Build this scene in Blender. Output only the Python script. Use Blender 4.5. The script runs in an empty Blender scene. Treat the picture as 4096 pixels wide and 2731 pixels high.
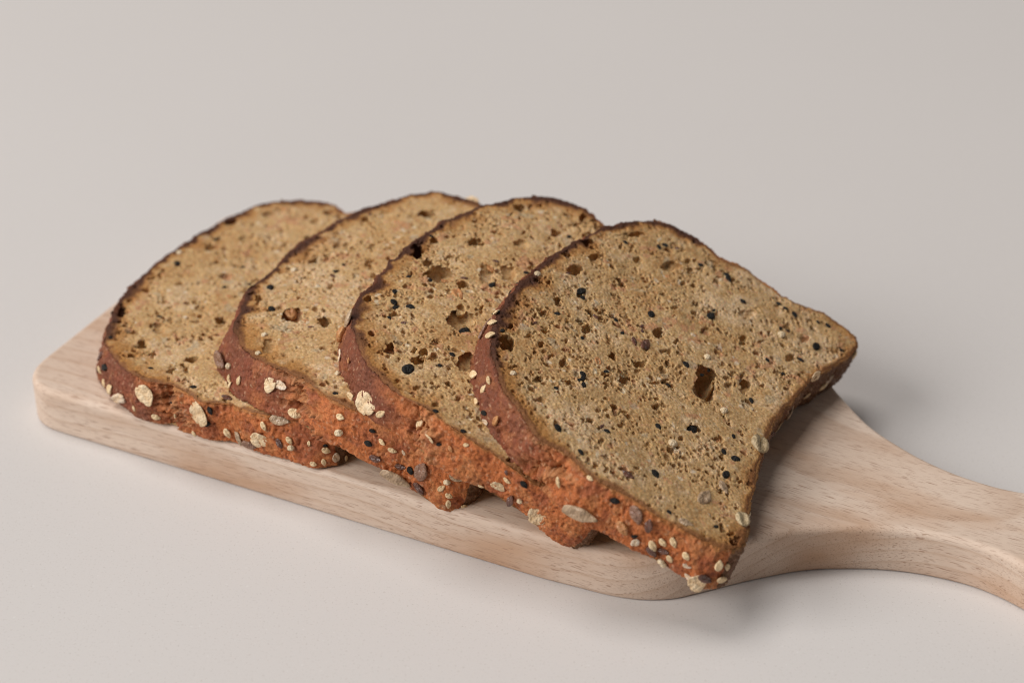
import bpy, bmesh, math, random
import numpy as np
from mathutils import Matrix, Vector

# ------------------------------------------------------------------ camera, light, exposure
scene = bpy.context.scene
COL = scene.collection
ELEV, DIST = math.radians(32.0), 0.62
cam_data = bpy.data.cameras.new('camera'); cam = bpy.data.objects.new('camera', cam_data); COL.objects.link(cam)
cam_data.lens = 72.0; cam_data.sensor_width = 36.0; cam_data.clip_start = 0.02; cam_data.clip_end = 50.0
cam.location = (0, -DIST*math.cos(ELEV), DIST*math.sin(ELEV)); cam.rotation_euler = (math.pi/2 - ELEV, 0, 0)
cam_data.dof.use_dof = True; cam_data.dof.focus_distance = 0.527; cam_data.dof.aperture_fstop = 9.5
scene.camera = cam

world = bpy.data.worlds.new('World'); scene.world = world; world.use_nodes = True
bg = world.node_tree.nodes['Background']; bg.inputs['Color'].default_value = (1.0, 0.97, 0.95, 1); bg.inputs['Strength'].default_value = 0.13

def area_lamp(name, loc, target, size, size_y, power, color):
    d = bpy.data.lights.new(name, 'AREA'); d.shape = 'RECTANGLE'; d.size = size; d.size_y = size_y; d.energy = power; d.color = color
    o = bpy.data.objects.new(name, d); COL.objects.link(o); o.location = loc
    o.rotation_euler = (Vector(target) - Vector(loc)).to_track_quat('-Z', 'Y').to_euler()
    return o
area_lamp('window_light', (-3.25, -1.15, 2.25), (0, 0, 0), 2.30, 2.30, 140.0, (1.0, 0.985, 0.97))
area_lamp('ceiling_light', (-0.75, 0.40, 3.00), (0, 0, 0), 1.40, 1.40, 42.0, (1.0, 0.965, 0.935))
scene.view_settings.view_transform = 'Standard'; scene.view_settings.look = 'None'
scene.view_settings.exposure = 0.0; scene.view_settings.gamma = 1.0; scene.view_settings.use_curve_mapping = False
scene.cycles.use_denoising = True; scene.cycles.filter_width = 1.1; scene.cycles.max_bounces = 8

# ------------------------------------------------------------------ helpers
def tag(o, label=None, cat=None, group=None, kind=None):
    if label: o['label'] = label
    if cat: o['category'] = cat
    if group: o['group'] = group
    if kind: o['kind'] = kind
    return o
def link(o, parent=None):
    COL.objects.link(o)
    if parent is not None: o.parent = parent
    return o
def empty(name, loc=(0, 0, 0), rz=0.0):
    o = bpy.data.objects.new(name, None); o.empty_display_size = .02; o.location = loc; o.rotation_euler = (0, 0, rz); return link(o)
def mesh_from(name, verts, quads=None, tris=None, smooth=True, col=None):
    me = bpy.data.meshes.new(name)
    verts = np.asarray(verts, np.float32); n = len(verts)
    nq = 0 if quads is None else len(quads); nt = 0 if tris is None else len(tris)
    me.vertices.add(n); me.vertices.foreach_set('co', verts.ravel())
    loops = []
    if nq: loops.append(np.asarray(quads, np.int32).ravel())
    if nt: loops.append(np.asarray(tris, np.int32).ravel())
    loops = np.concatenate(loops)
    me.loops.add(len(loops)); me.loops.foreach_set('vertex_index', loops)
    starts = np.concatenate([np.arange(nq)*4, nq*4 + np.arange(nt)*3]).astype(np.int32)
    me.polygons.add(nq+nt); me.polygons.foreach_set('loop_start', starts)
    me.polygons.foreach_set('use_smooth', np.full(nq+nt, smooth))
    me.update(calc_edges=True); me.validate()
    if col is not None:
        at = me.color_attributes.new('pigment', 'FLOAT_COLOR', 'POINT')
        at.data.foreach_set('color', np.concatenate([col, np.ones((n, 1))], 1).astype(np.float32).ravel())
    return me
def sstep(a, b, x):
    t = np.clip((x-a)/(b-a), 0, 1); return t*t*(3-2*t)
def fnoise(shape, px, rng):
    """smooth periodic noise, unit deviation, features about px samples across"""
    px = np.broadcast_to(px, 2)
    w = np.fft.rfft2(rng.standard_normal(shape))
    fy = np.fft.fftfreq(shape[0])[:, None]; fx = np.fft.rfftfreq(shape[1])[None]
    f2 = (fy*px[0])**2 + (fx*px[1])**2
    o = np.fft.irfft2(w*np.exp(-f2*2.2), shape); return (o-o.mean())/o.std()
def mixc(a, b, t):
    return a + (np.asarray(b)-a)*t[..., None]

# ------------------------------------------------------------------ materials
def new_mat(name):
    m = bpy.data.materials.new(name); m.use_nodes = True
    nt = m.node_tree; return m, nt, nt.nodes['Principled BSDF']
def nd(nt, typ, **kw):
    n = nt.nodes.new(typ)
    for k, v in kw.items():
        if k in n.inputs: n.inputs[k].default_value = v
        else: setattr(n, k, v)
    return n
def ramp(nt, fac, stops):
    r = nt.nodes.new('ShaderNodeValToRGB'); e = r.color_ramp.elements
    while len(e) < len(stops): e.new(.5)
    for s, (p, c) in zip(e, stops): s.position = p; s.color = tuple(c)+(1,) if len(c) == 3 else c
    nt.links.new(fac, r.inputs['Fac']); return r.outputs['Color']
def mixn(nt, fac, a, b, mode='MIX'):
    m = nt.nodes.new('ShaderNodeMix'); m.data_type = 'RGBA'; m.blend_type = mode
    for sock, v in ((m.inputs[0], fac), (m.inputs[6], a), (m.inputs[7], b)):
        if hasattr(v, 'links'): nt.links.new(v, sock)
        else: sock.default_value = v if isinstance(v, float) else tuple(v)+(1,)
    return m.outputs[2]
def noise(nt, vec, scale, detail=2.0, rough=.5):
    n = nd(nt, 'ShaderNodeTexNoise', Scale=scale, Detail=detail, Roughness=rough); nt.links.new(vec, n.inputs['Vector']); return n.outputs['Fac']
def mapping(nt, vec, scale, loc=(0, 0, 0), rot=(0, 0, 0)):
    m = nd(nt, 'ShaderNodeMapping'); m.inputs['Scale'].default_value = scale; m.inputs['Location'].default_value = loc; m.inputs['Rotation'].default_value = rot
    nt.links.new(vec, m.inputs['Vector']); return m.outputs['Vector']
def mathn(nt, op, a, b=0.0):
    m = nt.nodes.new('ShaderNodeMath'); m.operation = op
    for s, v in ((m.inputs[0], a), (m.inputs[1], b)):
        if hasattr(v, 'links'): nt.links.new(v, s)
        else: s.default_value = v
    return m.outputs[0]
def bump(nt, bsdf, h, dist, strength=1.0):
    b = nd(nt, 'ShaderNodeBump', Strength=strength, Distance=dist); nt.links.new(h, b.inputs['Height']); nt.links.new(b.outputs['Normal'], bsdf.inputs['Normal'])

def mat_table():
    m, nt, b = new_mat('quartz_table'); tc = nd(nt, 'ShaderNodeTexCoord').outputs['Object']
    base = ramp(nt, noise(nt, tc, 3.0, 3.0), [(.3, (.645, .61, .587)), (.7, (.67, .635, .612))])
    sp = noise(nt, tc, 1500.0, 2.0, .7)
    c = mixn(nt, ramp(nt, sp, [(.30, (1, 1, 1)), (.40, (0, 0, 0))]), base, (.56, .52, .49))
    c = mixn(nt, ramp(nt, noise(nt, tc, 900.0, 1.0), [(.70, (0, 0, 0)), (.78, (.6, .6, .6))]), c, (.74, .71, .69))
    nt.links.new(c, b.inputs['Base Color']); b.inputs['Roughness'].default_value = .5; b.inputs['Specular IOR Level'].default_value = .15
    bump(nt, b, sp, .00003, .5); return m
def mat_wood():
    m, nt, b = new_mat('beech_wood'); tc = nd(nt, 'ShaderNodeTexCoord').outputs['Object']
    wob = nd(nt, 'ShaderNodeTexNoise', Scale=9.0, Detail=2.0); nt.links.new(tc, wob.inputs['Vector'])
    sub = nd(nt, 'ShaderNodeVectorMath', operation='SUBTRACT'); nt.links.new(wob.outputs['Color'], sub.inputs[0]); sub.inputs[1].default_value = (.5, .5, .5)
    scl = nd(nt, 'ShaderNodeVectorMath', operation='SCALE'); nt.links.new(sub.outputs[0], scl.inputs[0]); scl.inputs['Scale'].default_value = .012
    add = nd(nt, 'ShaderNodeVectorMath', operation='ADD'); nt.links.new(tc, add.inputs[0]); nt.links.new(scl.outputs[0], add.inputs[1])
    wv = add.outputs[0]
    broad = noise(nt, mapping(nt, wv, (5, 70, 70)), 1.0, 4.0, .6)
    base = ramp(nt, broad, [(.30, (.63, .465, .355)), (.48, (.69, .535, .425)), (.70, (.75, .60, .485))])
    warm = noise(nt, mapping(nt, tc, (16, 38, 38), (3.1, 0, 0)), 1.0, 3.0)
    base = mixn(nt, ramp(nt, warm, [(.50, (0, 0, 0)), (.66, (.85, .85, .85))]), base, (.53, .315, .19))
    # growth rings about an axis below the board, slightly tilted to the grain
    rv = mapping(nt, wv, (1, 1, 1), (0, .026, .072), (0, math.radians(-2), math.radians(2.0)))
    sx = nd(nt, 'ShaderNodeSeparateXYZ'); nt.links.new(rv, sx.inputs[0])
    rr = mathn(nt, 'SQRT', mathn(nt, 'ADD', mathn(nt, 'POWER', sx.outputs['Y'], 2.0), mathn(nt, 'POWER', sx.outputs['Z'], 2.0)))
    saw = mathn(nt, 'FRACT', mathn(nt, 'MULTIPLY', rr, 300.0))
    base = mixn(nt, ramp(nt, saw, [(0, (0, 0, 0)), (.70, (.10, .10, .10)), (.93, (.45, .45, .45)), (1, (0, 0, 0))]), base, (.50, .32, .21))
    # short dark ray flecks along the grain
    f1 = noise(nt, mapping(nt, wv, (260, 4400, 4400)), 1.0, 1.0, .4)
    f2 = noise(nt, mapping(nt, wv, (190, 3000, 3000), (7, 3, 1)), 1.0, 1.0, .4)
    fl = mixn(nt, 1.0, ramp(nt, f1, [(.59, (0, 0, 0)), (.68, (.42, .42, .42))]), ramp(nt, f2, [(.635, (0, 0, 0)), (.71, (.72, .72, .72))]), 'LIGHTEN')
    c = mixn(nt, fl, base, (.36, .21, .14))
    # one darker streak in the near edge
    st = mapping(nt, tc, (1/.0105, 1/.02, 1/.0007), (.0672/.0105, .05/.02, -.0066/.0007))
    ln = nd(nt, 'ShaderNodeVectorMath', operation='LENGTH'); nt.links.new(st, ln.inputs[0])
    c = mixn(nt, ramp(nt, ln.outputs['Value'], [(.3, (.6, .6, .6)), (1, (0, 0, 0))]), c, (.25, .12, .09))
    nt.links.new(c, b.inputs['Base Color']); b.inputs['Roughness'].default_value = .55; b.inputs['Specular IOR Level'].default_value = .3
    fine = noise(nt, mapping(nt, tc, (500, 5000, 5000)), 1.0, 2.0)
    bump(nt, b, mathn(nt, 'SUBTRACT', fine, mathn(nt, 'MULTIPLY', fl, 1.2)), .00006, .6); return m
def mat_bread(name, rough, spec, sss, grain, bdist):
    m, nt, b = new_mat(name); tc = nd(nt, 'ShaderNodeTexCoord').outputs['Object']
    at = nd(nt, 'ShaderNodeVertexColor', layer_name='pigment')
    n1 = noise(nt, tc, grain, 3.0, .65)
    c = mixn(nt, 1.0, at.outputs['Color'], ramp(nt, n1, [(.3, (.70, .66, .60)), (.7, (1.24, 1.26, 1.3))]), 'MULTIPLY')
    nt.links.new(c, b.inputs['Base Color']); b.inputs['Roughness'].default_value = rough; b.inputs['Specular IOR Level'].default_value = spec
    if sss:
        b.inputs['Subsurface Weight'].default_value = sss; b.inputs['Subsurface Radius'].default_value = (1.0, .55, .25); b.inputs['Subsurface Scale'].default_value = .0008
    bump(nt, b, n1, bdist, .7); return m
def mat_seed(name, c1, c2, rough, spec=.5, scale=500.0, sss=0.0):
    m, nt, b = new_mat(name); tc = nd(nt, 'ShaderNodeTexCoord').outputs['Object']; oi = nd(nt, 'ShaderNodeObjectInfo').outputs['Random']
    n1 = noise(nt, tc, scale, 3.0, .6)
    c = ramp(nt, n1, [(.35, c1), (.65, c2)])
    c = mixn(nt, 1.0, c, ramp(nt, oi, [(0, (.82, .78, .74)), (1, (1.06, 1.05, 1.04))]), 'MULTIPLY')
    nt.links.new(c, b.inputs['Base Color']); b.inputs['Roughness'].default_value = rough; b.inputs['Specular IOR Level'].default_value = spec
    bump(nt, b, n1, .012, .4); return m
M_TABLE, M_WOOD = mat_table(), mat_wood()
M_CRUMB = mat_bread('bread_crumb', .75, .22, .35, 1600.0, .00018)
M_CRUST = mat_bread('bread_crust', .55, .28, 0, 2000.0, .00045)
M_SEED = {
 's': mat_seed('sesame', (.80, .56, .30), (.93, .74, .47), .42, .45, 1.5),
 'k': mat_seed('black_sesame', (.011, .010, .009), (.024, .021, .019), .5, .22, 3.0),
 'f': mat_seed('flax', (.10, .040, .026), (.20, .085, .055), .22, .6, 2.0),
 'o': mat_seed('oat', (.78, .53, .29), (.92, .74, .50), .6, .3, 2.5),
 'h': mat_seed('oat_hull', (.82, .58, .36), (.92, .80, .66), .6, .3, 2.5),
 'n': mat_seed('sunflower_kernel', (.42, .28, .17), (.62, .46, .31), .3, .5, 2.0),
 'p': mat_seed('pumpkin_kernel', (.26, .13, .085), (.36, .21, .14), .35, .5, 2.5),
 'w': mat_seed('wheat', (.52, .22, .085), (.66, .34, .14), .4, .45, 2.0),
 'm': mat_seed('millet', (.74, .56, .33), (.84, .72, .54), .45, .4, 1.5),
 'g': mat_seed('cut_grain', (.46, .34, .19), (.60, .48, .30), .45, .4, 1.5)}

# ------------------------------------------------------------------ the table
def build_table():
    s = 3.0; me = mesh_from('tabletop', [(-s, -s, 0), (s, -s, 0), (s, s, 0), (-s, s, 0), (-s, -s, -.03), (s, -s, -.03), (s, s, -.03), (-s, s, -.03)],
        quads=[(0, 1, 2, 3), (7, 6, 5, 4), (4, 5, 1, 0), (5, 6, 2, 1), (6, 7, 3, 2), (7, 4, 0, 3)], smooth=False)
    o = link(bpy.data.objects.new('tabletop', me)); me.materials.append(M_TABLE)
    tag(o, 'pale off-white speckled stone tabletop under the board', None, kind='structure')
build_table()

# ------------------------------------------------------------------ the cutting board
BOARD_ANG = math.radians(-25.92)
def build_board():
    H = .0135; yc = -.0412; hw = .0585
    # half outline (x, half width): blade with rounded corners, concave neck, widening grip
    half = [(-.1078, 0), (-.1078, hw-.0125)]
    half += [(-.1078+.0125*(1-math.cos(a)), hw-.0125+.0125*math.sin(a)) for a in np.linspace(.12, math.pi/2, 12)]
    half += [(x, hw) for x in np.linspace(-.09, .058, 26)]
    half += [(.066, .0579), (.0736, .0576), (.0792, .0567), (.0845, .0550), (.0903, .0517), (.0945, .0474), (.0976, .0440), (.1038, .0374), (.1101, .0313), (.1148, .0271), (.1200, .0236), (.125, .0211),
             (.131, .0182), (.1377, .0159), (.1433, .0146), (.1489, .0139), (.1535, .0136), (.1582, .0138), (.1620, .0145), (.1656, .0154), (.1708, .0173), (.178, .0196), (.188, .0214), (.200, .0220), (.212, .0212), (.223, .0186), (.231, .0140), (.2355, .0075), (.237, 0)]
    near = np.array([(x, yc-w) for x, w in half]); far = np.array([(x, yc+w) for x, w in half[-2:0:-1]])
    P = np.concatenate([near, far])
    seg = np.linalg.norm(np.roll(P, -1, 0)-P, axis=1); s = np.concatenate([[0], np.cumsum(seg)]); Pc = np.concatenate([P, P[:1]])
    n = 1100; t = np.linspace(0, s[-1], n, endpoint=False)
    Q = np.stack([np.interp(t, s, Pc[:, 0]), np.interp(t, s, Pc[:, 1])], 1)
    k = np.hanning(15); k /= k.sum()
    Q = np.stack([np.convolve(np.concatenate([Q[-7:, i], Q[:, i], Q[:7, i]]), k, 'valid') for i in (0, 1)], 1)
    T = np.roll(Q, -2, 0)-np.roll(Q, 2, 0); T /= np.linalg.norm(T, axis=1)[:, None]; N = np.stack([T[:, 1], -T[:, 0]], 1)
    rows = []
    rt, rb = .0019, .0010
    for a in np.linspace(0, math.pi/2, 6): rows.append((-rb*(1-math.sin(a)), rb*(1-math.cos(a))))
    rows += [(0, .0045), (0, .0075)]
    for a in np.linspace(0, math.pi/2, 9): rows.append((-rt*(1-math.cos(a)), H-rt*(1-math.sin(a))))
    # outline runs clockwise or not: make N point outward
    if ((Q-np.array([.0, yc]))*N).sum() < 0: N = -N
    V = np.concatenate([np.column_stack([Q+N*o, np.full(n, z)]) for o, z in rows])
    bm = bmesh.new(); vs = [bm.verts.new(v) for v in V]
    m = len(rows)
    for r in range(m-1):
        for i in range(n):
            j = (i+1) % n
            f = bm.faces.new((vs[r*n+i], vs[r*n+j], vs[(r+1)*n+j], vs[(r+1)*n+i])); f.smooth = True
    bm.faces.new([vs[(m-1)*n+i] for i in range(n)]); bm.faces.new([vs[i] for i in range(n-1, -1, -1)])
    bmesh.ops.recalc_face_normals(bm, faces=bm.faces)
    xs = .112
    bmesh.ops.bisect_plane(bm, geom=bm.verts[:]+bm.edges[:]+bm.faces[:], plane_co=(xs, 0, 0), plane_no=(1, 0, 0))
    root = empty('cutting_board', (0, 0, 0), BOARD_ANG)
    tag(root, 'pale beech wood paddle cutting board with rounded corners and narrow handle', 'cutting board')
    for name, keep in (('blade', -1), ('handle', 1)):
        b2 = bm.copy(); dele = [f for f in b2.faces if (f.calc_center_median().x-xs)*keep < 0]
        bmesh.ops.delete(b2, geom=dele, context='FACES')
        bmesh.ops.triangulate(b2, faces=[f for f in b2.faces if len(f.verts) > 4])
        me = bpy.data.meshes.new(name); b2.to_mesh(me); b2.free(); me.materials.append(M_WOOD)
        link(bpy.data.objects.new(name, me), root)
    bm.free()
build_board()

# ---- slice geometry: loaf outline r(angle) in mm about (8, 36); slice bends about its width axis ----
CT = np.array([8.0, 36.0])
TH = 12.5                                    # slice thickness, mm
BOARD_Z = 13.5                               # board top, mm
def dense_profile(R, n=1400):
    R = np.asarray(R, float); m = len(R)
    a = np.linspace(0, m, m * 24, endpoint=False); i = a.astype(int); f = a - i
    p0, p1, p2, p3 = R[(i-1) % m], R[i % m], R[(i+1) % m], R[(i+2) % m]
    r = .5*((2*p1)+(p2-p0)*f+(2*p0-5*p1+4*p2-p3)*f*f+(-p0+3*p1-3*p2+p3)*f**3)
    al = a * (2*np.pi/m)
    P = CT + np.stack([np.cos(al), np.sin(al)], 1) * r[:, None]
    seg = np.linalg.norm(np.roll(P, -1, 0) - P, axis=1)
    s = np.concatenate([[0], np.cumsum(seg)])
    Pc = np.concatenate([P, P[:1]])
    t = np.linspace(0, s[-1], n, endpoint=False)
    Q = np.stack([np.interp(t, s, Pc[:, 0]), np.interp(t, s, Pc[:, 1])], 1)
    T = np.roll(Q, -6, 0) - np.roll(Q, 6, 0)
    T /= np.linalg.norm(T, axis=1)[:, None]
    N = np.stack([T[:, 1], -T[:, 0]], 1)     # outward for counter-clockwise order
    return Q, N, s[-1]
FLARE_S = [0,.28,.341,.358,.376,.396,.415,.432,.453,.47,.487,.51,.525,.542,.56,.573,.582,.60,.64,.85,1]
FLARE = {1: [.8,1.5,4.2,2.8,2.5,1.4,1.0,1.2,2.2,1.0,.2,.4,.3,1.0,2.8,4.0,5.2,3,.6,.8,.8],
         2: [.8,2.0,5.6,5.5,5.6,4.8,4.2,2.6,2.4,2.3,2.2,3.0,2.6,3.2,3.5,4.0,5.0,3,.6,.8,.8],
         3: [.8,1.2,2.5,2.5,1.9,2.0,1.4,.4,1.6,1.8,1.5,-.6,-1.2,-1.3,-1.2,-.8,.4,.6,.4,.8,.8],
         4: [.8,1.5,2.8,3.1,2.8,3.0,1.4,1.5,2.2,2.6,2.7,2.2,1.3,1.5,1.2,2.0,3.2,1.6,.6,.8,.8]}
def flare(k, n):                             # outward spread of the side toward the lower face, mm
    f = np.interp(np.arange(n)/n, FLARE_S, FLARE[k]); w = np.hanning(43); w /= w.sum()
    return np.convolve(np.concatenate([f[-21:], f, f[:21]]), w, 'valid')
def bend(U, V, Wl, par):
    """slice coordinates (mm; Wl above the lower face) -> world metres"""
    phi, x, y, t0, t1, L = par
    vs = np.linspace(-20, 110, 521); k = np.clip(vs/(L*1000), 0, 1); k = k*k*(3-2*k)
    th = np.radians(t0 + (t1-t0)*k); dv = vs[1]-vs[0]
    a = np.concatenate([[0], np.cumsum((np.cos(th)[1:]+np.cos(th)[:-1])/2*dv)])
    b = np.concatenate([[0], np.cumsum((np.sin(th)[1:]+np.sin(th)[:-1])/2*dv)])
    a -= np.interp(0, vs, a); b -= np.interp(0, vs, b)
    A = np.interp(V, vs, a); B = np.interp(V, vs, b); T = np.interp(V, vs, th)
    A = A - np.sin(T)*Wl; B = B + np.cos(T)*Wl
    p = math.radians(phi)
    X = x*1000 + A*math.cos(p) + U*math.sin(p)
    Y = y*1000 + A*math.sin(p) - U*math.cos(p)
    Z = BOARD_Z + .5 + B
    return np.stack([X, Y, Z], -1)/1000
PAR = {1: (159.2, -0.0346, -0.0378, 0, 0, 0.06), 2: (154.92, 0.0022, -0.0573, 27.8, -1, 0.055), 3: (155.38, 0.0316, -0.0771, 33, 7.7, 0.065), 4: (155.8, 0.0647, -0.0907, 24, 20.3, 0.06)}
OUTLINE = {
 1: [54.14,53.47,52.6,55.34,57.58,58.51,58.88,59.47,59.23,58.84,58.39,57.77,56.22,54.8,53.69,52.65,51.37,49.93,48.73,48.11,47.59,46.84,45.95,45.37,45.32,45.19,45.04,44.84,44.46,44.43,44.54,44.74,45.14,45.42,45.73,46.03,46.43,47.05,47.71,48.31,48.88,49.37,50.05,51.07,52.16,53.25,54.33,54.7,54.77,55.12,55.58,55.74,56.03,56.44,56.37,55.46,54.5,53.25,53.78,54.63,55.68,56.77,56.93,56.78,57.13,58.43,60.04,61.08,61.81,62.7,63.91,65.05,64.81,63.29,57.18,52.13,48.27,45.36,42.7,40.54,38.38,36.91,35.88,34.84,33.81,32.77,31.85,31.58,31.31,31.04,30.83,31.15,31.47,31.79,32.11,32.74,33.65,34.57,35.48,36.42,38.01,39.6,41.19,43.54,47.92,52.34,58.7,63.23,65.41,65.1,64.18,62.55,60.22,57.43,55.82,54.81,54.7,54.59,54.74,54.67],
 2: [54.64,53.36,51.77,53.41,55.13,56.32,57.16,58.3,58.72,58.47,57.64,56.66,55.22,54.27,53.48,52.72,52.07,51.09,49.97,49.2,48.44,47.53,46.7,46.31,46.12,45.81,45.6,45.41,45.08,44.85,44.81,44.75,44.74,44.97,45.48,46.16,46.8,47.44,48.07,48.67,49.29,49.96,50.67,51.39,52.45,53.45,53.93,53.94,54.16,54.57,54.76,54.52,54.39,54.49,54.5,54.08,53.86,53.41,54.51,55.51,56.46,57.19,57.54,57.64,57.98,58.63,59.24,59.86,60.72,62.26,63.86,65.05,64.81,63.29,57.18,52.13,48.27,45.36,42.7,40.54,38.38,36.91,35.88,34.84,33.81,32.77,31.85,31.58,31.31,31.04,30.83,31.15,31.47,31.79,32.11,32.74,33.65,34.57,35.48,36.42,38.01,39.6,41.19,43.54,47.92,52.34,58.7,63.23,65.41,65.1,64.18,62.55,60.22,57.43,55.82,54.81,54.7,54.6,54.88,55.14],
 3: [55.22,54.81,53.87,56.04,58.15,59.37,59.78,60.38,60.29,59.68,58.71,57.68,56.31,55.56,54.84,53.89,52.68,51.52,50.64,50.11,49.33,48.27,47.32,46.7,46.49,46.2,45.83,45.4,45.14,45.14,45.14,45.09,44.89,44.84,45.06,45.54,46.33,47.32,48.17,48.92,49.79,50.71,51.4,51.9,52.25,52.57,53.07,53.44,53.88,54.4,54.8,54.83,54.94,55.16,55.23,54.94,54.89,54.22,54.68,55.12,55.71,56.23,56.56,56.71,57.17,58.15,59.17,59.86,60.72,62.26,63.86,65.05,64.81,63.29,57.18,52.13,48.27,45.36,42.7,40.54,38.38,36.91,35.88,34.84,33.81,32.77,31.85,31.58,31.31,31.04,30.83,31.15,31.47,31.79,32.11,32.74,33.65,34.57,35.48,36.42,38.01,39.6,41.19,43.54,47.92,52.34,58.7,63.23,65.41,65.1,64.18,62.55,60.22,57.43,55.82,54.81,54.7,54.6,54.89,55.26],
 4: [53.68,52.73,52.45,54.17,55.84,56.69,57.6,58.78,58.94,58.77,57.78,56.7,55.02,53.89,52.93,51.88,50.63,49.39,48.34,47.7,47,46.12,45.24,44.62,44.36,44.09,43.94,43.82,43.7,43.78,43.91,44.05,44.35,44.66,45.01,45.61,46.22,46.89,47.57,48.22,48.86,49.49,50.08,50.68,51.3,51.97,52.63,53.15,53.62,54.26,54.9,55.16,55.38,56.11,56.85,56.73,56.47,55.65,55.81,56.77,57.54,57.69,57.5,57.26,57.54,58.41,59.51,60.15,60.84,62.18,63.56,64.72,64.39,63.13,58.09,52.62,48.57,45.75,43,40.9,38.8,37.1,36.1,35.1,34.1,33.1,32.1,31.78,31.53,31.29,31.05,31.31,31.66,32,32.35,32.88,33.83,34.78,35.73,36.67,38.22,39.87,41.51,43.51,47.98,52.45,58.69,63.73,66.53,66.11,64.94,62.98,60.15,57.17,55.3,54.42,54.16,54.03,54.2,54.36],
}
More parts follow.
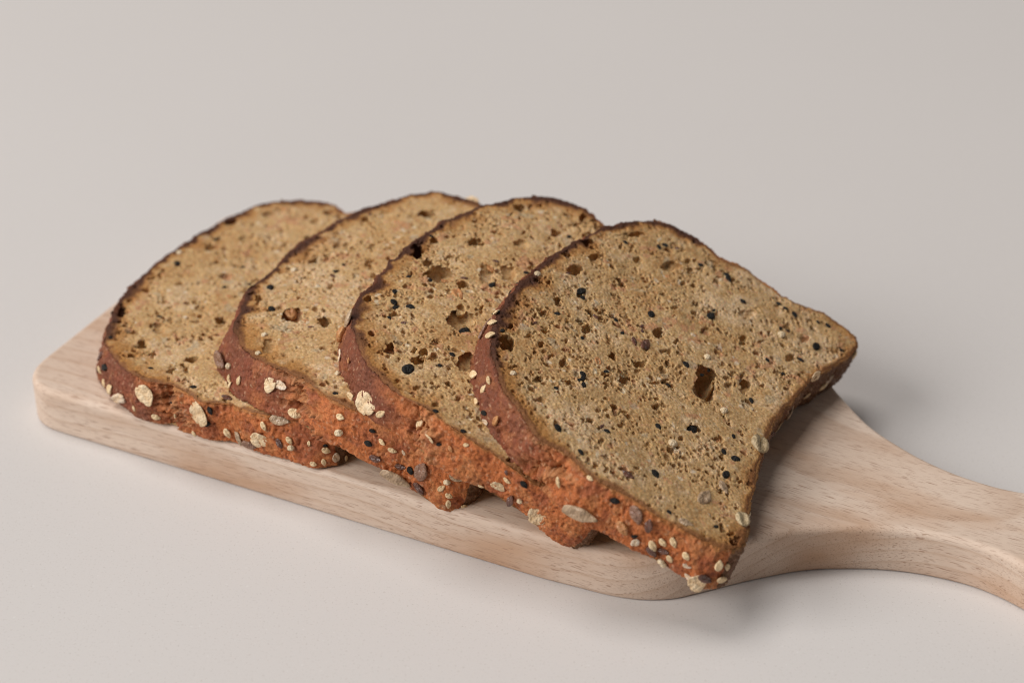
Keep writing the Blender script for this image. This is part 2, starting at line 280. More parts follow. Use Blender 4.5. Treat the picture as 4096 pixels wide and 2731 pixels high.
SIDE_SEEDS = {
 1: [('k',0.3593,3.6,-61,1.6),('s',0.3621,4.2,-33,2.3),('k',0.3714,6.7,26,3.5),('s',0.3707,1.7,-56,2.2),('s',0.3857,3.1,51,3.6),('h',0.4014,2.8,30,5.7),('s',0.4186,2.5,-47,1.3),('o',0.4286,8.1,-54,6.3),('s',0.4371,1.9,-16,2.4),('s',0.4586,3.6,-47,2.1),('s',0.4557,6.1,-86,2),('s',0.4629,9.4,-43,2),('o',0.4807,7.8,19,6.8),('k',0.4914,10,-69,2.6),('k',0.4886,5.6,19,2.2),('s',0.4836,4.4,14,1.5),('s',0.4757,0.6,-51,1.6),('s',0.5036,3.1,-62,2.8),('n',0.5143,2.5,-75,4.2),('p',0.5236,1.9,1,4.2),('o',0.5329,4.4,-72,5.2),('s',0.5371,9.4,-61,2.5),('n',0.5493,11.4,-4,5.3),('f',0.5493,4.7,-58,2.8),('s',0.5579,6.9,-49,2.2),('m',0.5593,4.7,13,1.8),('s',0.5721,6.7,-89,0.9),('k',0.5807,6.1,-14,1.1),('s',0.5814,5,-26,2.3),('h',0.5857,2.2,-67,2.8),('s',0.5743,1.4,-12,1.8),('s',0.5793,1.7,-80,1.9),('s',0.5914,0.3,-94,1.6),('k',0.4543,7.5,21,1.7),('f',0.3593,7.8,-82,3)],
 2: [('p',0.3607,5,-7,5.8),('m',0.375,5.6,29,1.9),('s',0.3814,2.8,-24,2.6),('s',0.3921,5,90,2.4),('s',0.3786,0.6,-8,2.3),('s',0.3843,1.9,77,2),('o',0.4229,8.1,-47,4),('h',0.43,8.6,-1,3.6),('s',0.445,1.9,-17,3.7),('s',0.4864,9.2,5,2.2),('m',0.4886,5.6,27,2.1),('k',0.5093,9.4,10,1.9),('k',0.51,5.8,-2,2.4),('s',0.5179,8.1,2,2.1),('s',0.5264,7.2,9,2.3),('h',0.5336,7.8,-47,1.6),('f',0.5179,2.5,19,3.3),('f',0.5357,3.6,22,2.9),('n',0.5364,0.8,2,8),('k',0.5436,4.4,-37,2.4),('p',0.5514,6.1,93,5.1),('f',0.5564,1.7,-21,3.8),('m',0.5693,7.8,34,1.7),('s',0.5679,5.3,67,2.1),('s',0.5736,4.4,-2,2),('s',0.575,2.2,-67,2.3),('s',0.5843,2.2,20,1.5),('n',0.5729,9.7,4,3.7),('s',0.585,10.3,19,1.8)],
 3: [('h',0.3464,3.6,-15,3.3),('w',0.3693,7.8,-29,1.5),('m',0.3586,0.8,39,1.8),('s',0.385,0.8,47,4.1),('o',0.4036,3.6,48,6.4),('s',0.4193,3.9,47,2.8),('s',0.4479,6.1,87,2.6),('o',0.4629,6.7,37,3.7),('k',0.4693,6.1,38,1),('w',0.4771,6.9,-33,1.7),('s',0.485,10.3,38,1.3),('o',0.5157,3.9,-14,3.8),('s',0.5186,7.8,10,2.1),('k',0.5293,10.3,-18,2.5),('f',0.5286,2.5,102,3.5),('o',0.5507,3.6,29,5.9),('m',0.5343,4.4,46,0.9),('f',0.5157,9.7,-66,1.6),('s',0.5064,0.6,11,1.3),('n',0.3329,12.5,97,5.2),('w',0.3329,6.4,91,4.7)],
 4: [('s',0.3329,1.1,149,1.8),('s',0.3443,4.4,48,3.2),('s',0.3621,9.7,-16,2.2),('s',0.3636,6.7,101,2.4),('s',0.365,2.5,46,3.7),('h',0.385,3.3,27,2.3),('w',0.3921,6.9,90,2.9),('p',0.355,0.6,-24,2.8),('k',0.38,4.4,23,2.2),('k',0.455,9.4,-33,2.2),('s',0.4579,6.9,-41,2.6),('s',0.4721,11.9,3,1.7),('k',0.4943,10.3,18,2.7),('n',0.4779,3.1,17,8.8),('p',0.5114,10,-41,4.6),('w',0.5086,5.3,-25,3.8),('k',0.5179,5,38,1.9),('h',0.5207,2.8,91,2.5),('f',0.5221,9.7,104,4),('s',0.5314,4.4,-42,2.9),('s',0.5357,6.4,-26,2.4),('s',0.5421,8.1,-38,2.6),('f',0.5329,2.5,-27,3.5),('f',0.54,4.2,23,2.8),('m',0.5421,1.1,36,1.6),('m',0.545,0.3,37,1.6),('s',0.5464,3.1,-54,2.4),('s',0.5543,6.4,-35,2.4),('h',0.5586,3.9,12,2),('s',0.5757,7.8,99,2.9),('s',0.5836,6.7,-71,2.1),('s',0.5829,3.3,-12,3),('f',0.5714,3.1,-20,4),('o',0.5686,1.1,-12,4.7),('h',0.5636,1.1,-12,2.2),('k',0.2964,12.5,96,2.5),('s',0.2964,12.5,126,1.6),('p',0.3007,7.2,-13,7.1),('s',0.2964,12.5,8,2.5),('s',0.3086,12.5,86,2.6),('s',0.3229,12.5,83,2.8),('o',0.7621,3.3,66,4.3),('n',0.7679,8.3,42,3.9),('o',0.8114,11.9,19,3.8),('o',0.7464,0.6,59,3.8),('n',0.8393,7.2,35,3.8),('o',0.8121,4.4,62,3.3)],
}
FACE_SEEDS = {
 1: [('k',31,70.4,-30,2.2),('k',-14.9,64.5,-69,1.2),('k',13.7,74.4,-136,2.9),('m',19.4,76.7,-69,1.7),('w',1.8,50.7,-103,3.1),('w',6.4,74.6,-69,2.6),('k',-44,37.8,-69,2.1),('f',-45.3,27.1,-101,3.2)],
 2: [('k',-46.2,34.9,-51,1.3),('m',3,74,-67,1.8),('w',-16.1,64.2,-134,7.9),('k',-8.1,75.2,-134,3),('k',-18.1,68.7,-134,3.3),('m',-31.3,63.1,-66,1.5),('w',-19.4,57.3,-111,3.2),('f',-22.1,54.2,-66,1.2),('m',-39.2,60.3,-66,1.1)],
 3: [('k',-10.5,70.9,-134,3.1),('k',-12.3,69.4,-25,2.2),('k',-9.8,66.3,-90,2.7),('k',12.2,53.1,-5,2.7),('k',-10,50.6,1,4.7),('k',-5.9,73.1,-152,2.4),('w',3.2,58.8,-143,6.7),('w',8.5,65,-90,2.6),('w',20.4,57.1,-129,3.4),('k',-34.7,54.5,2,4.7),('k',-45.2,42.4,-79,1.8),('k',-46.7,34.6,-73,1.8),('k',-30.7,61.9,-55,1.8),('k',-28.8,48.9,-100,1)],
 4: [('f',6.1,46.4,-142,2.7),('f',7.6,43.6,4,4.8),('k',9.2,32,-132,2.5),('k',-17.2,51.9,-119,1.8),('k',-18.7,51.1,-163,2),('k',-32.1,38.4,-88,1.9),('k',-19.8,28.8,-118,2.2),('k',-11.9,21.5,-10,4.2),('k',-35.3,23,-130,3),('k',11.3,12.9,-143,2.1),('k',-13.9,8.5,-56,2.7),('k',-14.1,11.9,-130,2),('k',-21.3,8.5,1,3.2),('k',-41.1,48.4,-130,2.8),('f',-41.9,28.3,-95,3.2),('k',-45.2,15.2,-109,1.6),('m',-22.1,23.6,-71,2.3),('m',0.5,17.4,-43,2),('m',-30.7,65.9,-74,1.4),('k',-6.4,11.9,-159,1.7),('w',-10.3,14.4,-151,2.7),('k',28.8,9.6,-42,1.5),('n',-25.9,7.3,-130,3.9),('n',-32.8,10,-5,5.4),('n',-45,10.6,-70,3.8),('k',-27.7,54.9,-105,1.5),('k',-11.6,47.4,-57,1),('g',-3.1,5.2,-160,6),('g',-32.4,-0.6,-151,4.5),('k',7.3,60.9,-90,2.1),('k',20.3,47.1,-158,3),('k',33.8,34,-3,3.6),('k',47,29.1,-105,2.3),('k',55.6,20.6,-87,2.1),('k',55.1,18.4,-69,1.8),('k',59.5,6,-104,2.2),('k',55,15.5,-134,2.4),('k',49.2,56.7,-134,2.3),('k',53.9,36.9,-89,2.4),('k',52.5,35.8,-134,2.7),('k',51.4,44.3,-42,2),('k',47.5,5.9,1,3.8),('k',9.2,32.2,-105,2.1),('w',28.8,35.2,-71,2.6),('m',43.5,15.5,-41,2.2),('m',16.8,28.6,-55,1.8),('k',14,65.9,-14,3.8),('w',39.3,49.6,-73,2.5),('w',-9.6,50.6,-149,4.3),('k',-1.5,32.7,-132,2),('k',-17.4,51.7,-131,2.4),('m',10.6,78,-57,1.8)],
}
HOLES = {
 1: [(-10.2,47.4,2.1,1.6,36,2.6,3),(-29.3,62.1,2.7,1.5,34,3,3),(-35.6,61.5,1.2,1,45,2.4,3),(-33.1,56.3,2.1,0.8,31,2,3),(-31.7,45.2,1.8,1.6,66,2.4,3),(-16.4,76.4,4,1.8,32,3.5,3),(11.8,57.3,2.3,1.9,44,1.5,3),(-20.3,61.5,3.1,2.1,36,1.6,3),(-3.3,75.2,1.7,1.3,44,1.6,3),(-6.4,55.2,2.2,1.8,44,1.2,3),(34.3,61.7,2.4,2,96,1,3),(50.4,62.5,2.1,1.9,55,1.2,3),(51.1,46.7,2.1,1.7,38,1.2,3)],
 2: [(48,55.4,2.7,2.4,101,4,3),(38.5,70.4,1.6,1.1,33,2.5,3),(20.7,68.5,2.4,2.1,62,1.4,3),(-18.3,52,3.2,1.7,30,3,3),(-18.5,61.9,4.2,2.7,35,2,3),(-35.2,59.2,3.7,2.1,34,1.5,3),(-30.2,45.4,1.4,1,121,1.5,3),(-13.3,57.7,1.6,0.9,33,1.5,3)],
 3: [(15.6,77.2,4,1.7,25,4,3),(8.7,66.8,4.7,3.9,3,3.2,3),(16.8,56.4,4.9,2.2,21,1.8,3),(20.8,52.4,4.1,1.9,18,1.8,3),(8,59.4,1.8,1.4,161,2.4,3),(-8,52.9,5,3.3,12,2.2,3),(-10.3,50.5,2.1,1.1,19,4,3),(-29.2,62.5,2.6,1.5,23,3,3),(-29.6,54,2.5,1.5,18,3,3),(-26.4,51.7,1.5,0.9,16,2,3),(-22.7,44.6,3.8,2.3,11,2.2,3),(-26,54.7,1.7,1,16,2,3),(29.2,65.4,2.3,1.7,137,2,3),(23.1,75.6,1.7,1.3,16,2,3),(48.1,49.9,2.3,1.6,-3,2,3),(35.9,55,2.6,1.7,143,1.4,3),(-26.6,69.2,1.3,0.7,26,2,3),(-13,77.1,1.6,1,23,2,3),(-1.9,70.7,1.7,1.3,138,1.6,3),(53.7,63.6,2.2,1.7,0,2.5,3),(11.9,71.9,2.6,1.6,21,2,3)],
 4: [(6.8,25,7,2.9,15,9,8),(14.8,42.4,2.7,1.7,168,3,3),(-4,48.4,2.3,1,18,2.5,3),(-9.7,42.4,2.4,1.6,174,3,3),(-23,40,2.5,0.9,19,4,3),(-0,57.8,1.8,1.2,172,2.5,3),(-15.3,65,1.4,0.9,4,2,3),(-17.3,57.5,1.5,1,1,2,3),(36.5,10.5,1.9,1.1,157,2.2,3),(15,16.2,3.9,1.2,17,2.2,3),(11.1,19.8,2.6,1,16,1.5,3),(-21.5,72,3.3,2.2,4,5,3),(-12.5,31.4,1.7,1,6,1.6,3),(-10.8,14.3,1.9,0.9,13,1.6,3),(-12.6,21.3,2.3,1.5,169,2,3),(-34.3,55.9,1.3,0.8,8,1.5,3),(-24.8,22.7,1.5,1,162,2,3),(15,42.6,2.6,1.6,162,3,3),(-4,48.5,2.2,1,17,2.5,3),(49.2,64.3,3.7,1.5,143,2.5,3),(44.1,50.9,3.5,1.9,150,1.6,3),(49.9,47.8,2.2,1.1,149,1.6,3),(34.8,73.3,2.4,1.3,149,3,3),(36.3,10.1,2.1,1.2,159,2.4,3),(0.6,58.2,1.8,1.2,172,2,3),(38.7,59.1,1.6,1,162,1.5,3),(27,32.5,2.1,1.3,-3,1.4,3),(47.9,9.7,2.2,0.9,146,1.6,3),(43.5,26.6,3.1,1.4,147,1.2,3),(29.4,68.7,2.5,1.5,4,1.8,3),(20.5,71,3,1.9,161,3.5,3),(4.6,68.9,2,1.2,10,3,3),(35,73.2,2.1,1.2,154,2.5,3),(23.9,74.9,1.9,1,14,2,3)],
}
# ------------------------------------------------------------------ seeds (unit length 1, lies in xy, z up)
def grid_sphere(nu, nv, fn):
    V = [fn(0, -1)]
    for j in range(1, nv):
        ph = -math.pi/2 + math.pi*j/nv
        for i in range(nu): V.append(fn(2*math.pi*i/nu, math.sin(ph)))
    V.append(fn(0, 1)); Q = []; T = []
    for i in range(nu):
        T.append((0, 1+(i+1) % nu, 1+i)); e = len(V)-1; b = 1+(nv-2)*nu
        T.append((e, b+i, b+(i+1) % nu))
    for j in range(nv-2):
        for i in range(nu):
            a = 1+j*nu; Q.append((a+i, a+(i+1) % nu, a+nu+(i+1) % nu, a+nu+i))
    return V, Q, T
def kernel(name, wid, thick, point, crease=0.0, seed=0, ragged=0.0):
    rng = random.Random(seed); ph = [rng.uniform(0, 6.28) for _ in range(6)]
    def fn(a, z):
        r = math.sqrt(max(0, 1-z*z)); x = r*math.cos(a); y = r*math.sin(a)
        tap = 1-point*max(0, x)**1.3 - .12*point*max(0, -x)
        rg = 1+ragged*(math.sin(3*a+ph[0])*.5+math.sin(5*a+ph[1])*.35+math.sin(8*a+ph[2])*.3)
        X = .5*x*rg; Y = .5*wid*y*tap*rg; Z = .5*thick*z*(1-.25*point*max(0, x))
        if crease and z > 0: Z -= crease*math.exp(-(y/.16)**2)*(1-x*x)
        Z += .03*math.sin(4*x+ph[3])*thick+.05*thick*math.sin(5*y+ph[4])
        return (X, Y, Z)
    V, Q, T = grid_sphere(14, 9, fn)
    return mesh_from(name, V, Q, T)
def flake(name, wid, thick, seed):
    rng = random.Random(seed); ph = [rng.uniform(0, 6.28) for _ in range(12)]
    nu = 26; prof = [(.0, .5), (.4, .52), (.75, .46), (.93, .30), (1.0, 0), (.93, -.4), (.5, -.5), (0, -.5)]
    V = [(0, 0, thick*.4)]; Q = []; T = []
    for r, z in prof[1:-1]:
        for i in range(nu):
            a = 2*math.pi*i/nu
            rg = 1+.05*math.sin(2*a+ph[0])+.05*math.sin(3*a+ph[1])+.03*math.sin(5*a+ph[2])+.02*math.sin(9*a+ph[3])
            if abs(((a-ph[4]) % 6.283)-.25) < .22: rg *= .86
            x = .5*r*rg*math.cos(a); y = .5*wid*r*rg*math.sin(a)
            zz = thick*z + thick*(.22*math.sin(7*x+ph[5])+.20*math.sin(8*y+ph[6])+.10*math.sin(19*x+11*y+ph[7]))*min(1, r*1.4)
            if z > 0: zz -= thick*.35*math.exp(-(y/.035)**2)
            V.append((x, y, zz))
    V.append((0, 0, -thick*.5)); e = len(V)-1; R = len(prof)-2
    for i in range(nu):
        j = (i+1) % nu; T.append((0, 1+i, 1+j)); b = 1+(R-1)*nu; T.append((e, b+j, b+i))
        for r in range(R-1): Q.append((1+r*nu+i, 1+(r+1)*nu+i, 1+(r+1)*nu+j, 1+r*nu+j))
    return mesh_from(name, V, Q, T)
NAMES = {'s': 'sesame_seed', 'k': 'black_sesame_seed', 'f': 'flax_seed', 'o': 'oat_flake', 'h': 'oat_chip', 'n': 'sunflower_kernel', 'p': 'pumpkin_kernel', 'w': 'wheat_grain', 'm': 'millet_grain', 'g': 'cut_grain'}
SEED = {'s': [kernel('sesame_seed', .60+.05*i, .30, .55, 0, i) for i in range(3)],
        'k': [kernel('black_sesame_seed', .62+.05*i, .34, .5, 0, 10+i, .05) for i in range(3)],
        'f': [kernel('flax_seed', .52+.04*i, .26, .6, 0, 20+i) for i in range(2)],
        'o': [flake('oat_flake', .74+.10*i, .085, 30+i) for i in range(4)],
        'h': [flake('oat_chip', .50+.12*i, .14, 40+i) for i in range(3)],
        'n': [kernel('sunflower_kernel', .46+.06*i, .20, .75, .03, 50+i, .08) for i in range(3)],
        'p': [kernel('pumpkin_kernel', .58+.08*i, .22, .5, .02, 60+i, .06) for i in range(3)],
        'w': [kernel('wheat_grain', .52, .40, .3, .10, 70), kernel('wheat_grain', .58, .36, .4, .08, 71)],
        'm': [kernel('millet_grain', .86, .75, .15, 0, 80, .05)],
        'g': [kernel('cut_grain', .78, .30, .1, .16, 90)]}
for k, lst in SEED.items():
    for me in lst: me.materials.append(M_SEED[k])
def put_seed(kind, pos, X, Nrm, length, parent, rng, sink=.06):
    me = rng.choice(SEED[kind]); o = bpy.data.objects.new(NAMES[kind], me)
    Z = Vector(Nrm).normalized(); X = Vector(X); X = (X - Z*X.dot(Z)).normalized(); Y = Z.cross(X)
    L = length/1000*(1.0 if kind in 'ko' else 1.14)
    R = Matrix((X, Y, Z)).transposed().to_4x4()
    R = R @ Matrix.Rotation(rng.uniform(-.14, .14), 4, 'X') @ Matrix.Rotation(rng.uniform(-.12, .12), 4, 'Y')
    th = {'o': .085, 'h': .14, 's': .30, 'k': .34, 'f': .26, 'n': .2, 'p': .22, 'w': .4, 'm': .75, 'g': .3}[kind]
    off = L*th*(.5-sink*1.6)
    o.matrix_world = Matrix.Translation(Vector(pos)+Z*off) @ R @ Matrix.Diagonal((L, L, L, 1))
    mw = o.matrix_world.copy(); link(o, parent); o.matrix_parent_inverse = parent.matrix_world.inverted(); o.matrix_world = mw
    return o

# ------------------------------------------------------------------ bread slices
CRUMB_A, CRUMB_B, CRUMB_C = np.array((.55, .352, .165)), np.array((.66, .465, .275)), np.array((.42, .22, .083))
SIDE_C, DOME_C, BASE_C, TEAR_C = np.array((.53, .16, .048)), np.array((.19, .060, .031)), np.array((.095, .058, .030)), np.array((.52, .235, .095))  # BASE_C: toasted brown loaf bottom, darkened further so the colour carries its shade
TOAST, RIM_D, RIM_S = np.array((.41, .19, .055)), np.array((.085, .030, .014)), np.array((.25, .095, .03))
def build_slice(k, label):
    rng = np.random.default_rng(100+k); prng = random.Random(k)
    par = PAR[k]
    root = empty('bread_slice', tuple(bend(np.array([8.]), np.array([36.]), np.array([0.]), par)[0]))
    tag(root, label, 'bread slice', 'sliced seeded bread')
    bpy.context.view_layer.update()
    org = np.array(root.location)
    Q, N, per = dense_profile(OUTLINE[k], 1240); n = len(Q); S = np.arange(n)/n
    fl = flare(k, n)
    # ---- outline roughness, shared by the face edge and the side
    e1 = fnoise((1, n), (1, 10), rng)[0]; e2 = fnoise((1, n), (1, 34), rng)[0]; e0 = fnoise((1, n), (1, 3.5), rng)[0]
    dome = sstep(38, 50, Q[:, 1])
    rimd = dome*(1-.85*sstep(.335, .385, S)*sstep(.60, .55, S))
    edge = .10*e0 + .16*e1*(.6+.8*dome) + .20*e2*(.5+.5*dome)
    Qe = Q + N*edge[:, None]
    # ---- the face grid
    g = .24 if k >= 3 else .30
    u0, v0 = Qe.min(0)-2*g; u1, v1 = Qe.max(0)+2*g
    us = np.arange(u0, u1, g); vs = np.arange(v0, v1, g); nu, nv = len(us), len(vs)
    U, V = np.meshgrid(us, vs)                                   # (nv, nu)
    al = np.arctan2(V-CT[1], U-CT[0]); ra = np.hypot(U-CT[0], V-CT[1])
    qa = np.arctan2(Qe[:, 1]-CT[1], Qe[:, 0]-CT[0]); qr = np.hypot(Qe[:, 0]-CT[0], Qe[:, 1]-CT[1])
    o = np.argsort(qa); qa_s, qr_s = qa[o], qr[o]
    Rb = np.interp(al, np.concatenate([qa_s-2*np.pi, qa_s, qa_s+2*np.pi]), np.tile(qr_s, 3))
    inside = ra <= Rb
    # nearest outline point: distance and index, searched near the edge only
    D = np.full(U.shape, 99.0); IDX = np.zeros(U.shape, int)
    near = np.abs(ra-Rb) < 16
    pts = np.stack([U[near], V[near]], 1); sub = Qe[::2]
    dd = np.empty(len(pts)); ii = np.empty(len(pts), int)
    for a in range(0, len(pts), 20000):
        d2 = ((pts[a:a+20000, None]-sub[None])**2).sum(-1); j = d2.argmin(1); ii[a:a+20000] = j*2; dd[a:a+20000] = np.sqrt(d2[np.arange(len(j)), j])
    D[near] = dd; IDX[near] = ii
    snap = (~inside) & (D < .75*g); ok = inside | snap
    U = np.where(snap, Qe[IDX, 0], U); V = np.where(snap, Qe[IDX, 1], V)
    Din = np.where(inside, D, 0)
    shp = U.shape; px = 1/g
    # ---- relief: pores, crumb grain
    wu, wv = fnoise(shp, 1.6*px, rng)*.20, fnoise(shp, 1.6*px, rng)*.20
    wu += fnoise(shp, .7*px, rng)*.11; wv += fnoise(shp, .7*px, rng)*.11
    Hh = np.zeros(shp); rough = fnoise(shp, 1.0*px, rng)
    DU = np.zeros(shp); DV = np.zeros(shp)
    def pore(cu, cv, a, b, ang, dep, p=2.6, rag=1.0, lip=0):
        m = max(a, b)*1.35+.6
        i0, i1 = max(0, int((cu-m-u0)/g)), min(nu, int((cu+m-u0)/g)+2); j0, j1 = max(0, int((cv-m-v0)/g)), min(nv, int((cv+m-v0)/g)+2)
        if i1 <= i0 or j1 <= j0: return
        x = U[j0:j1, i0:i1]-cu+wu[j0:j1, i0:i1]*rag*min(1.6, a); y = V[j0:j1, i0:i1]-cv+wv[j0:j1, i0:i1]*rag*min(1.6, a)
        c, s = math.cos(ang), math.sin(ang); X = (x*c+y*s)/a; Y = (-x*s+y*c)/b
        d = (np.abs(X)**p+np.abs(Y)**p)**(1/p)
        # a bubble cut open: the wall runs out under the rim, then round to the floor
        ps = np.radians(-90+(90+lip)*np.clip(d, 0, 1)); s0 = math.sin(math.radians(lip)); c0 = math.cos(math.radians(lip))
        hp = np.where(d < 1, dep*(np.sin(ps)-s0)/(1+s0), 0)*(1+.15*rough[j0:j1, i0:i1])
        win = hp < Hh[j0:j1, i0:i1]
        Hh[j0:j1, i0:i1] = np.where(win, hp, Hh[j0:j1, i0:i1])
        if lip:
            gain = np.cos(ps)/c0/np.maximum(d, .02)-1
            for arr, q_ in ((DU, x), (DV, y)):
                arr[j0:j1, i0:i1] = np.where(win & (d < 1), q_*np.clip(gain, -1, 3), arr[j0:j1, i0:i1])
    area = inside.sum()*g*g
    cand = np.argwhere(inside & (D > 1.4))
    dens = fnoise(shp, 6*px, rng)
    def pick():
        for _ in range(6):
            j, i = cand[prng.randrange(len(cand))]
            if prng.random() < .5+.38*dens[j, i]: break
        return us[i]+prng.uniform(-g, g), vs[j]+prng.uniform(-g, g)
    for cnt, lo, hi, df, lp in ((area*.34, .20, .34, 1.8, 8), (area*.17, .32, .55, 2.3, 24), (area*.034, .55, .9, 2.3, 32), (area*.0020, .95, 1.4, 2.0, 35)):
        for _ in range(int(cnt)):
            cu, cv = pick(); r = lo+(hi-lo)*prng.random()**1.5; el = prng.uniform(1.0, 2.4)
            pore(cu, cv, r*el**.5, r/el**.5, prng.uniform(0, math.pi), r*df*prng.uniform(.6, 1.25), lip=lp)
    for cu, cv, a, b, ang, dep, sq in HOLES[k]:
        pore(cu, cv, a*.92, b*.95, math.radians(ang), min(dep*1.4, 9.5) if dep > 1.9 else dep, 5 if sq > 5 else 2.4, 1.0, 36 if dep > 1.9 else 12)
    soft = sstep(.3, 3.0, Din)                                   # close, tight crumb just under the crust
    Hh *= .45+.55*soft
    Hh += fnoise(shp, .5*px, rng)*.045 + fnoise(shp, 1.3*px, rng)*.045 + fnoise(shp, 6*px, rng)*.12 + fnoise(shp, 22*px, rng)*.25*sstep(2, 8, Din)
    Hh -= .40*(1-sstep(0, 1.1, Din))
    HF = Hh.copy()
    # ---- pigment of the face
    big = fnoise(shp, 14*px, rng); mid = fnoise(shp, 2.4*px, rng); fin = fnoise(shp, .8*px, rng)
    C = np.broadcast_to(CRUMB_A, shp+(3,)).copy()
    C = mixc(C, CRUMB_B, sstep(-.2, 2.2, big*.7+mid*.7)*.9); C = mixc(C, CRUMB_C, sstep(.0, 2.4, -big*.5-mid*.6+fin*.6)*.8)
    C = mixc(C, (.37, .20, .075), sstep(.9, 2.2, fin*.8+mid*.6)*.6)
    br = fnoise(shp, 1.9*px, rng)*.8+fnoise(shp, 5*px, rng)*.6
    C = mixc(C, (.50, .25, .13), sstep(1.15, 1.9, br)*.75)
    C = mixc(C, (.72, .62, .47), sstep(1.9, 2.6, fnoise(shp, 1.5*px, rng))*.6)
    C = mixc(C, (.43, .36, .25), sstep(1.6, 2.4, fnoise(shp, 3*px, rng))*.5)
    dm = dome[IDX]; wn = 1+.30*fnoise(shp, 7*px, rng)+.18*fnoise(shp, 2*px, rng)
    bot = sstep(8, 0, V)
    tw = (2.6+3.8*dm+1.9*bot)*np.clip(wn, .3, 2); C = mixc(C, TOAST, (1-sstep(.25*tw, 1.25*tw, Din))*np.clip(.55+.42*dm+.2*bot, 0, .95))
    rw = (1.05+1.5*rimd[IDX]+.25*bot)*np.clip(wn, .4, 2)
    C = mixc(C, RIM_S, (1-sstep(.6*rw, 1.5*rw, Din))*.85); C = mixc(C, RIM_D, (1-sstep(.45*rw, 1.25*rw, Din))*(rimd[IDX]*.92+.12))
    # ---- split: faces near the outline belong to the crust
    vid = np.full(shp, -1); vid[ok] = np.arange(ok.sum())
    q = np.stack([vid[:-1, :-1], vid[:-1, 1:], vid[1:, 1:], vid[1:, :-1]], -1)
    good = (q >= 0).all(-1)
    dc = (Din[:-1, :-1]+Din[1:, 1:])/2; rwc = (rw[:-1, :-1])
    is_rim = good & (dc < rwc)
    FV = bend((U+DU)[ok], (V+DV)[ok], TH+HF[ok], par)-org; FC = C[ok]
    def submesh(mask):
        qq = q[mask]; used = np.unique(qq); re = np.full(len(FV), -1); re[used] = np.arange(len(used)); return FV[used], re[qq], FC[used]
    fv, fq, fc = submesh(good & ~is_rim); rv, rq, rc = submesh(is_rim)
    # lower face of the crumb: coarse, follows the spread outline
    m2 = 110; st = np.linspace(0, n, m2, endpoint=False).astype(int)
    low = Q[st]+N[st]*(fl[st]-.5)[:, None]; rings = [1.0, .97, .85, .65, .4, .15]
    bv = []; bq = []; bt = []
    for r in rings: bv.append(CT+(low-CT)*r)
    bv = np.concatenate(bv+[CT[None]]); bz = np.full(len(bv), .25)
    for r in range(len(rings)-1):
        for i in range(m2):
            j = (i+1) % m2; bq.append((r*m2+i, (r+1)*m2+i, (r+1)*m2+j, r*m2+j))
    for i in range(m2): bt.append(((len(rings)-1)*m2+i, len(bv)-1, (len(rings)-1)*m2+(i+1) % m2))
    BV = bend(bv[:, 0], bv[:, 1], bz, par)-org
    cv = np.concatenate([fv, BV]); cq = np.concatenate([fq, np.array(bq)+len(fv)]); ct = np.array(bt)+len(fv)
    me = mesh_from('crumb', cv, cq, ct, col=np.concatenate([fc, np.tile(CRUMB_A, (len(BV), 1))])); me.materials.append(M_CRUMB)
    crumb = link(bpy.data.objects.new('crumb', me), root)
    # ---- crust side: rows down the thickness
    rows = np.concatenate([[-.55, -.30, -.12, .08], np.linspace(.35, TH-.4, 38), [TH-.15, TH]])   # depth below the face
    nr = len(rows); sh = (nr, n); spx = n/per; wpx = 38/TH
    Dp = np.broadcast_to(rows[:, None], sh)
    f = lambda mm: fnoise((96, n), (mm*wpx, mm*spx), rng)[:nr]
    disp = np.broadcast_to(edge, sh)*np.exp(-Dp/2.5) + .13*f(.55)+.10*f(1.2)+.14*f(3.5)+.22*f(10)
    disp -= .45*sstep(1.0, 2.2, f(1.1))+.30*sstep(1.1, 2.0, f(.6))                          # little pits
    bulge = .5*np.sin(np.clip(Dp/TH, 0, 1)*np.pi); disp += bulge*sstep(-.1, 1.5, Dp)
    tear = np.zeros(sh)
    for s0, sgn, dep in ((.4555 if k != 4 else .444, 1, 3.2), (.075, -1, 1.8)):
        pos = s0+.006*fnoise((96, 1), (7, 1), rng)[:nr]+.0035*fnoise((96, 1), (2.2, 1), rng)[:nr] + .010*(Dp/TH-.3)*sgn
        x = (S[None]-pos)*per*sgn                                # mm past the tear, + is toward the base
        x = (x+per/2) % per-per/2
        z = np.where(x < 0, np.exp(-(x/4.2)**2), np.exp(-(x/.55)**2)); rag = 1+.35*f(1.3)
        disp -= dep*z*rag*.8; disp += 1.0*np.where(x >= 0, np.exp(-((x-1.3)/2.6)**2), 0)*(1+.35*f(1.0))
        tear = np.maximum(tear, np.where(x < 0, np.exp(-(x/5.5)**2), np.exp(-(x/3.2)**2)))
    disp += tear*(.22*f(.8)+.2*f(1.6))
    if k == 4: disp -= 1.1*np.exp(-((Dp-(4.2+(S[None]-.345)*60+.4*f(3)))/.42)**2)*sstep(.322, .335, S)[None]*sstep(.392, .375, S)[None]
    disp[0] = -1.1; disp[1] = edge-.45; disp[2] = edge-.12; disp[3] = edge+.02
    disp[-2] -= .10; disp[-1] -= .40
    spread = fl[None]*np.clip(Dp/TH, 0, 1)
    SU = Q[None, :, 0]+N[None, :, 0]*(disp+spread); SV = Q[None, :, 1]+N[None, :, 1]*(disp+spread)
    depth = Dp.copy(); depth[0] = .75; depth[1] = .42; depth[2] = .36; depth[3] = .42
    Wl = TH-depth + .10*f(2.0)*sstep(.5, 3, Dp)*sstep(.3, 3, TH-Dp)
    SVt = bend(SU.ravel(), SV.ravel(), Wl.ravel(), par)-org
    idx = np.arange(nr*n).reshape(nr, n); nx = np.roll(idx, -1, 1)
    sq = np.stack([idx[:-1], idx[1:], nx[1:], nx[:-1]], -1).reshape(-1, 4)
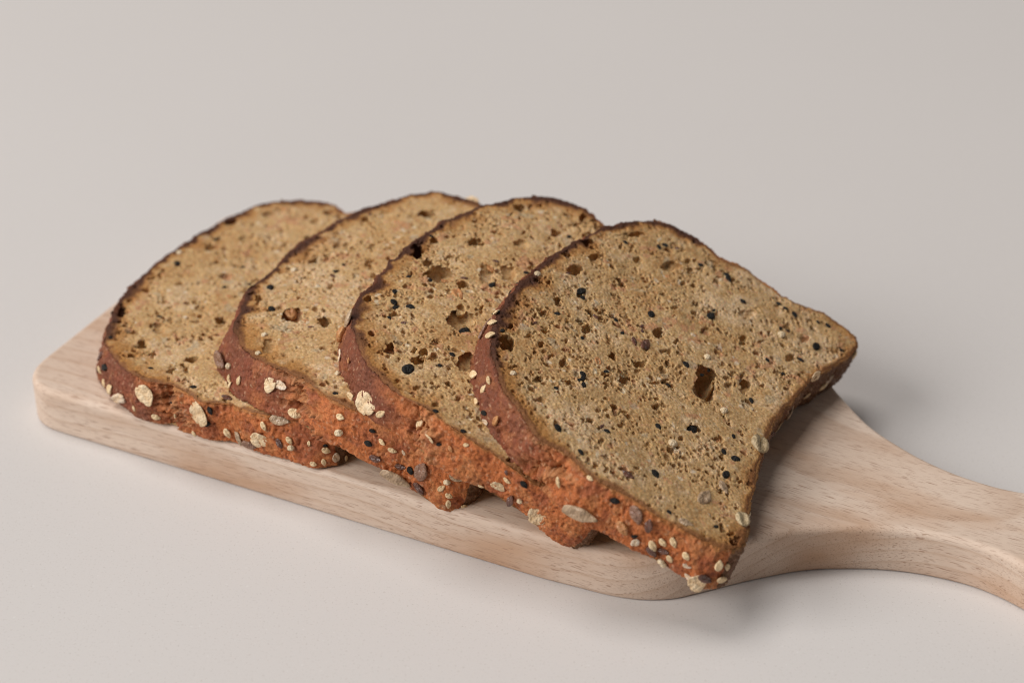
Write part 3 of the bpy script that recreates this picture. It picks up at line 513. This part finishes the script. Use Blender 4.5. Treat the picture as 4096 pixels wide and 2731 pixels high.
    vv = np.broadcast_to(Q[:, 1], sh); base = sstep(13, 6, vv+2*f(5))*(np.abs(N[:, 1]) > .75)[None]
    SC = np.broadcast_to(SIDE_C, sh+(3,)).copy()
    SC = mixc(SC, DOME_C, sstep(44, 60, vv+3.5*f(7))*.95)
    SC = mixc(SC, (.27, .070, .032), sstep(-.4, 1.6, f(6)+.5*f(1.5))*.6*(1-base)); SC = mixc(SC, (.58, .235, .085), sstep(.2, 2.0, f(4)+.5*f(1))*.6*(1-.6*dome[None]))
    SC = mixc(SC, TEAR_C, np.clip(tear*(.75+.35*f(1.8)), 0, 1)*.9)
    SC = mixc(SC, BASE_C, np.clip(base, 0, 1)*.85)
    SC = mixc(SC, (.20, .065, .035), sstep(.8, 2.0, f(.7))*.5)
    SC = mixc(SC, (.66, .42, .26), sstep(1.3, 2.3, f(.55))*.5)
    topm = (1-sstep(.3, 1.6, Dp+.3*f(1.5))); SC = mixc(SC, TOAST, topm*.55*(1-dome[None])); SC = mixc(SC, RIM_D*1.5, topm*.8*rimd[None])
    me = mesh_from('crust', np.concatenate([SVt, rv]), np.concatenate([sq, rq+len(SVt)]), col=np.concatenate([SC.reshape(-1, 3), rc])); me.materials.append(M_CRUST)
    crust = link(bpy.data.objects.new('crust', me), root)
    bpy.context.view_layer.update()
    # ---- seeds baked into the crust
    def side_at(s, depth_):
        i = int(s*n) % n; r = int(np.argmin(np.abs(rows-depth_))); r = min(max(r, 4), nr-4)
        W3 = SVt.reshape(nr, n, 3)+org
        a = W3[r, (i+4) % n]-W3[r, i-4]; b = W3[r-3, i]-W3[r+3, i]
        p = W3[r-1:r+2, [i-2, i, (i+2) % n]].reshape(-1, 3).mean(0)
        a /= np.linalg.norm(a); b /= np.linalg.norm(b); nn = np.cross(a, b); nn /= np.linalg.norm(nn)
        return p, a, b, nn
    placed = []
    for kind, s, w, ang, ln in SIDE_SEEDS[k]:
        p, a, b, nn = side_at(s, TH-w); t = math.radians(ang)
        put_seed(kind, p, a*math.cos(t)+b*math.sin(t), nn, max(ln, 1.5), crust, prng, .25 if s > .62 else .06)
    # the far side, the dome and the base carry the same mix
    for _ in range(26):
        s = prng.choice((prng.uniform(.62, .92), prng.uniform(-.08, .08), prng.uniform(.13, .30)))
        kind = prng.choice('sssssskkofhmn'); ln = {'s': 3.1, 'k': 3.0, 'o': 6.5, 'f': 4.3, 'h': 4, 'm': 1.8, 'n': 7}[kind]*prng.uniform(.85, 1.15)
        p, a, b, nn = side_at(s % 1, prng.uniform(2.5, TH-2)); t = prng.uniform(0, 3.14)
        put_seed(kind, p, a*math.cos(t)+b*math.sin(t), nn, ln, crust, prng, .30)
    # ---- seeds cut open in the crumb
    extra = [(prng.choice('kkkfww'),)+pick()+(prng.uniform(0, 360), prng.uniform(1.1, 2.1)) for _ in range((0, 14, 14, 30, 48)[k])]
    for kind, cu, cv_, ang, ln in FACE_SEEDS[k]+extra:
        i, j = int((cu-u0)/g), int((cv_-v0)/g)
        if not (0 <= i < nu and 0 <= j < nv and ok[j, i]): continue
        hz = float(np.median(HF[max(0, j-3):j+4, max(0, i-3):i+4]))
        p0 = bend(np.array([cu, cu+1, cu]), np.array([cv_, cv_, cv_+1]), np.full(3, TH+max(hz, -1.2)), par)
        a = p0[1]-p0[0]; b = p0[2]-p0[0]; nn = np.cross(a, b); t = math.radians(ang)
        put_seed(kind, p0[0], a*math.cos(t)+b*math.sin(t), nn, max(ln, 1.6)*(.8 if kind == 'w' else 1), crumb, prng, .48 if kind == 'w' else .27)
    return root
build_slice(1, 'bread slice lying flat on the board, farthest from the handle, under the others')
build_slice(2, 'bread slice resting directly on the flat one, second from the board end')
build_slice(3, 'bread slice with several large holes, lying just beneath the topmost slice')
build_slice(4, 'topmost bread slice, fully visible face with an oblong hole, beside the board handle')
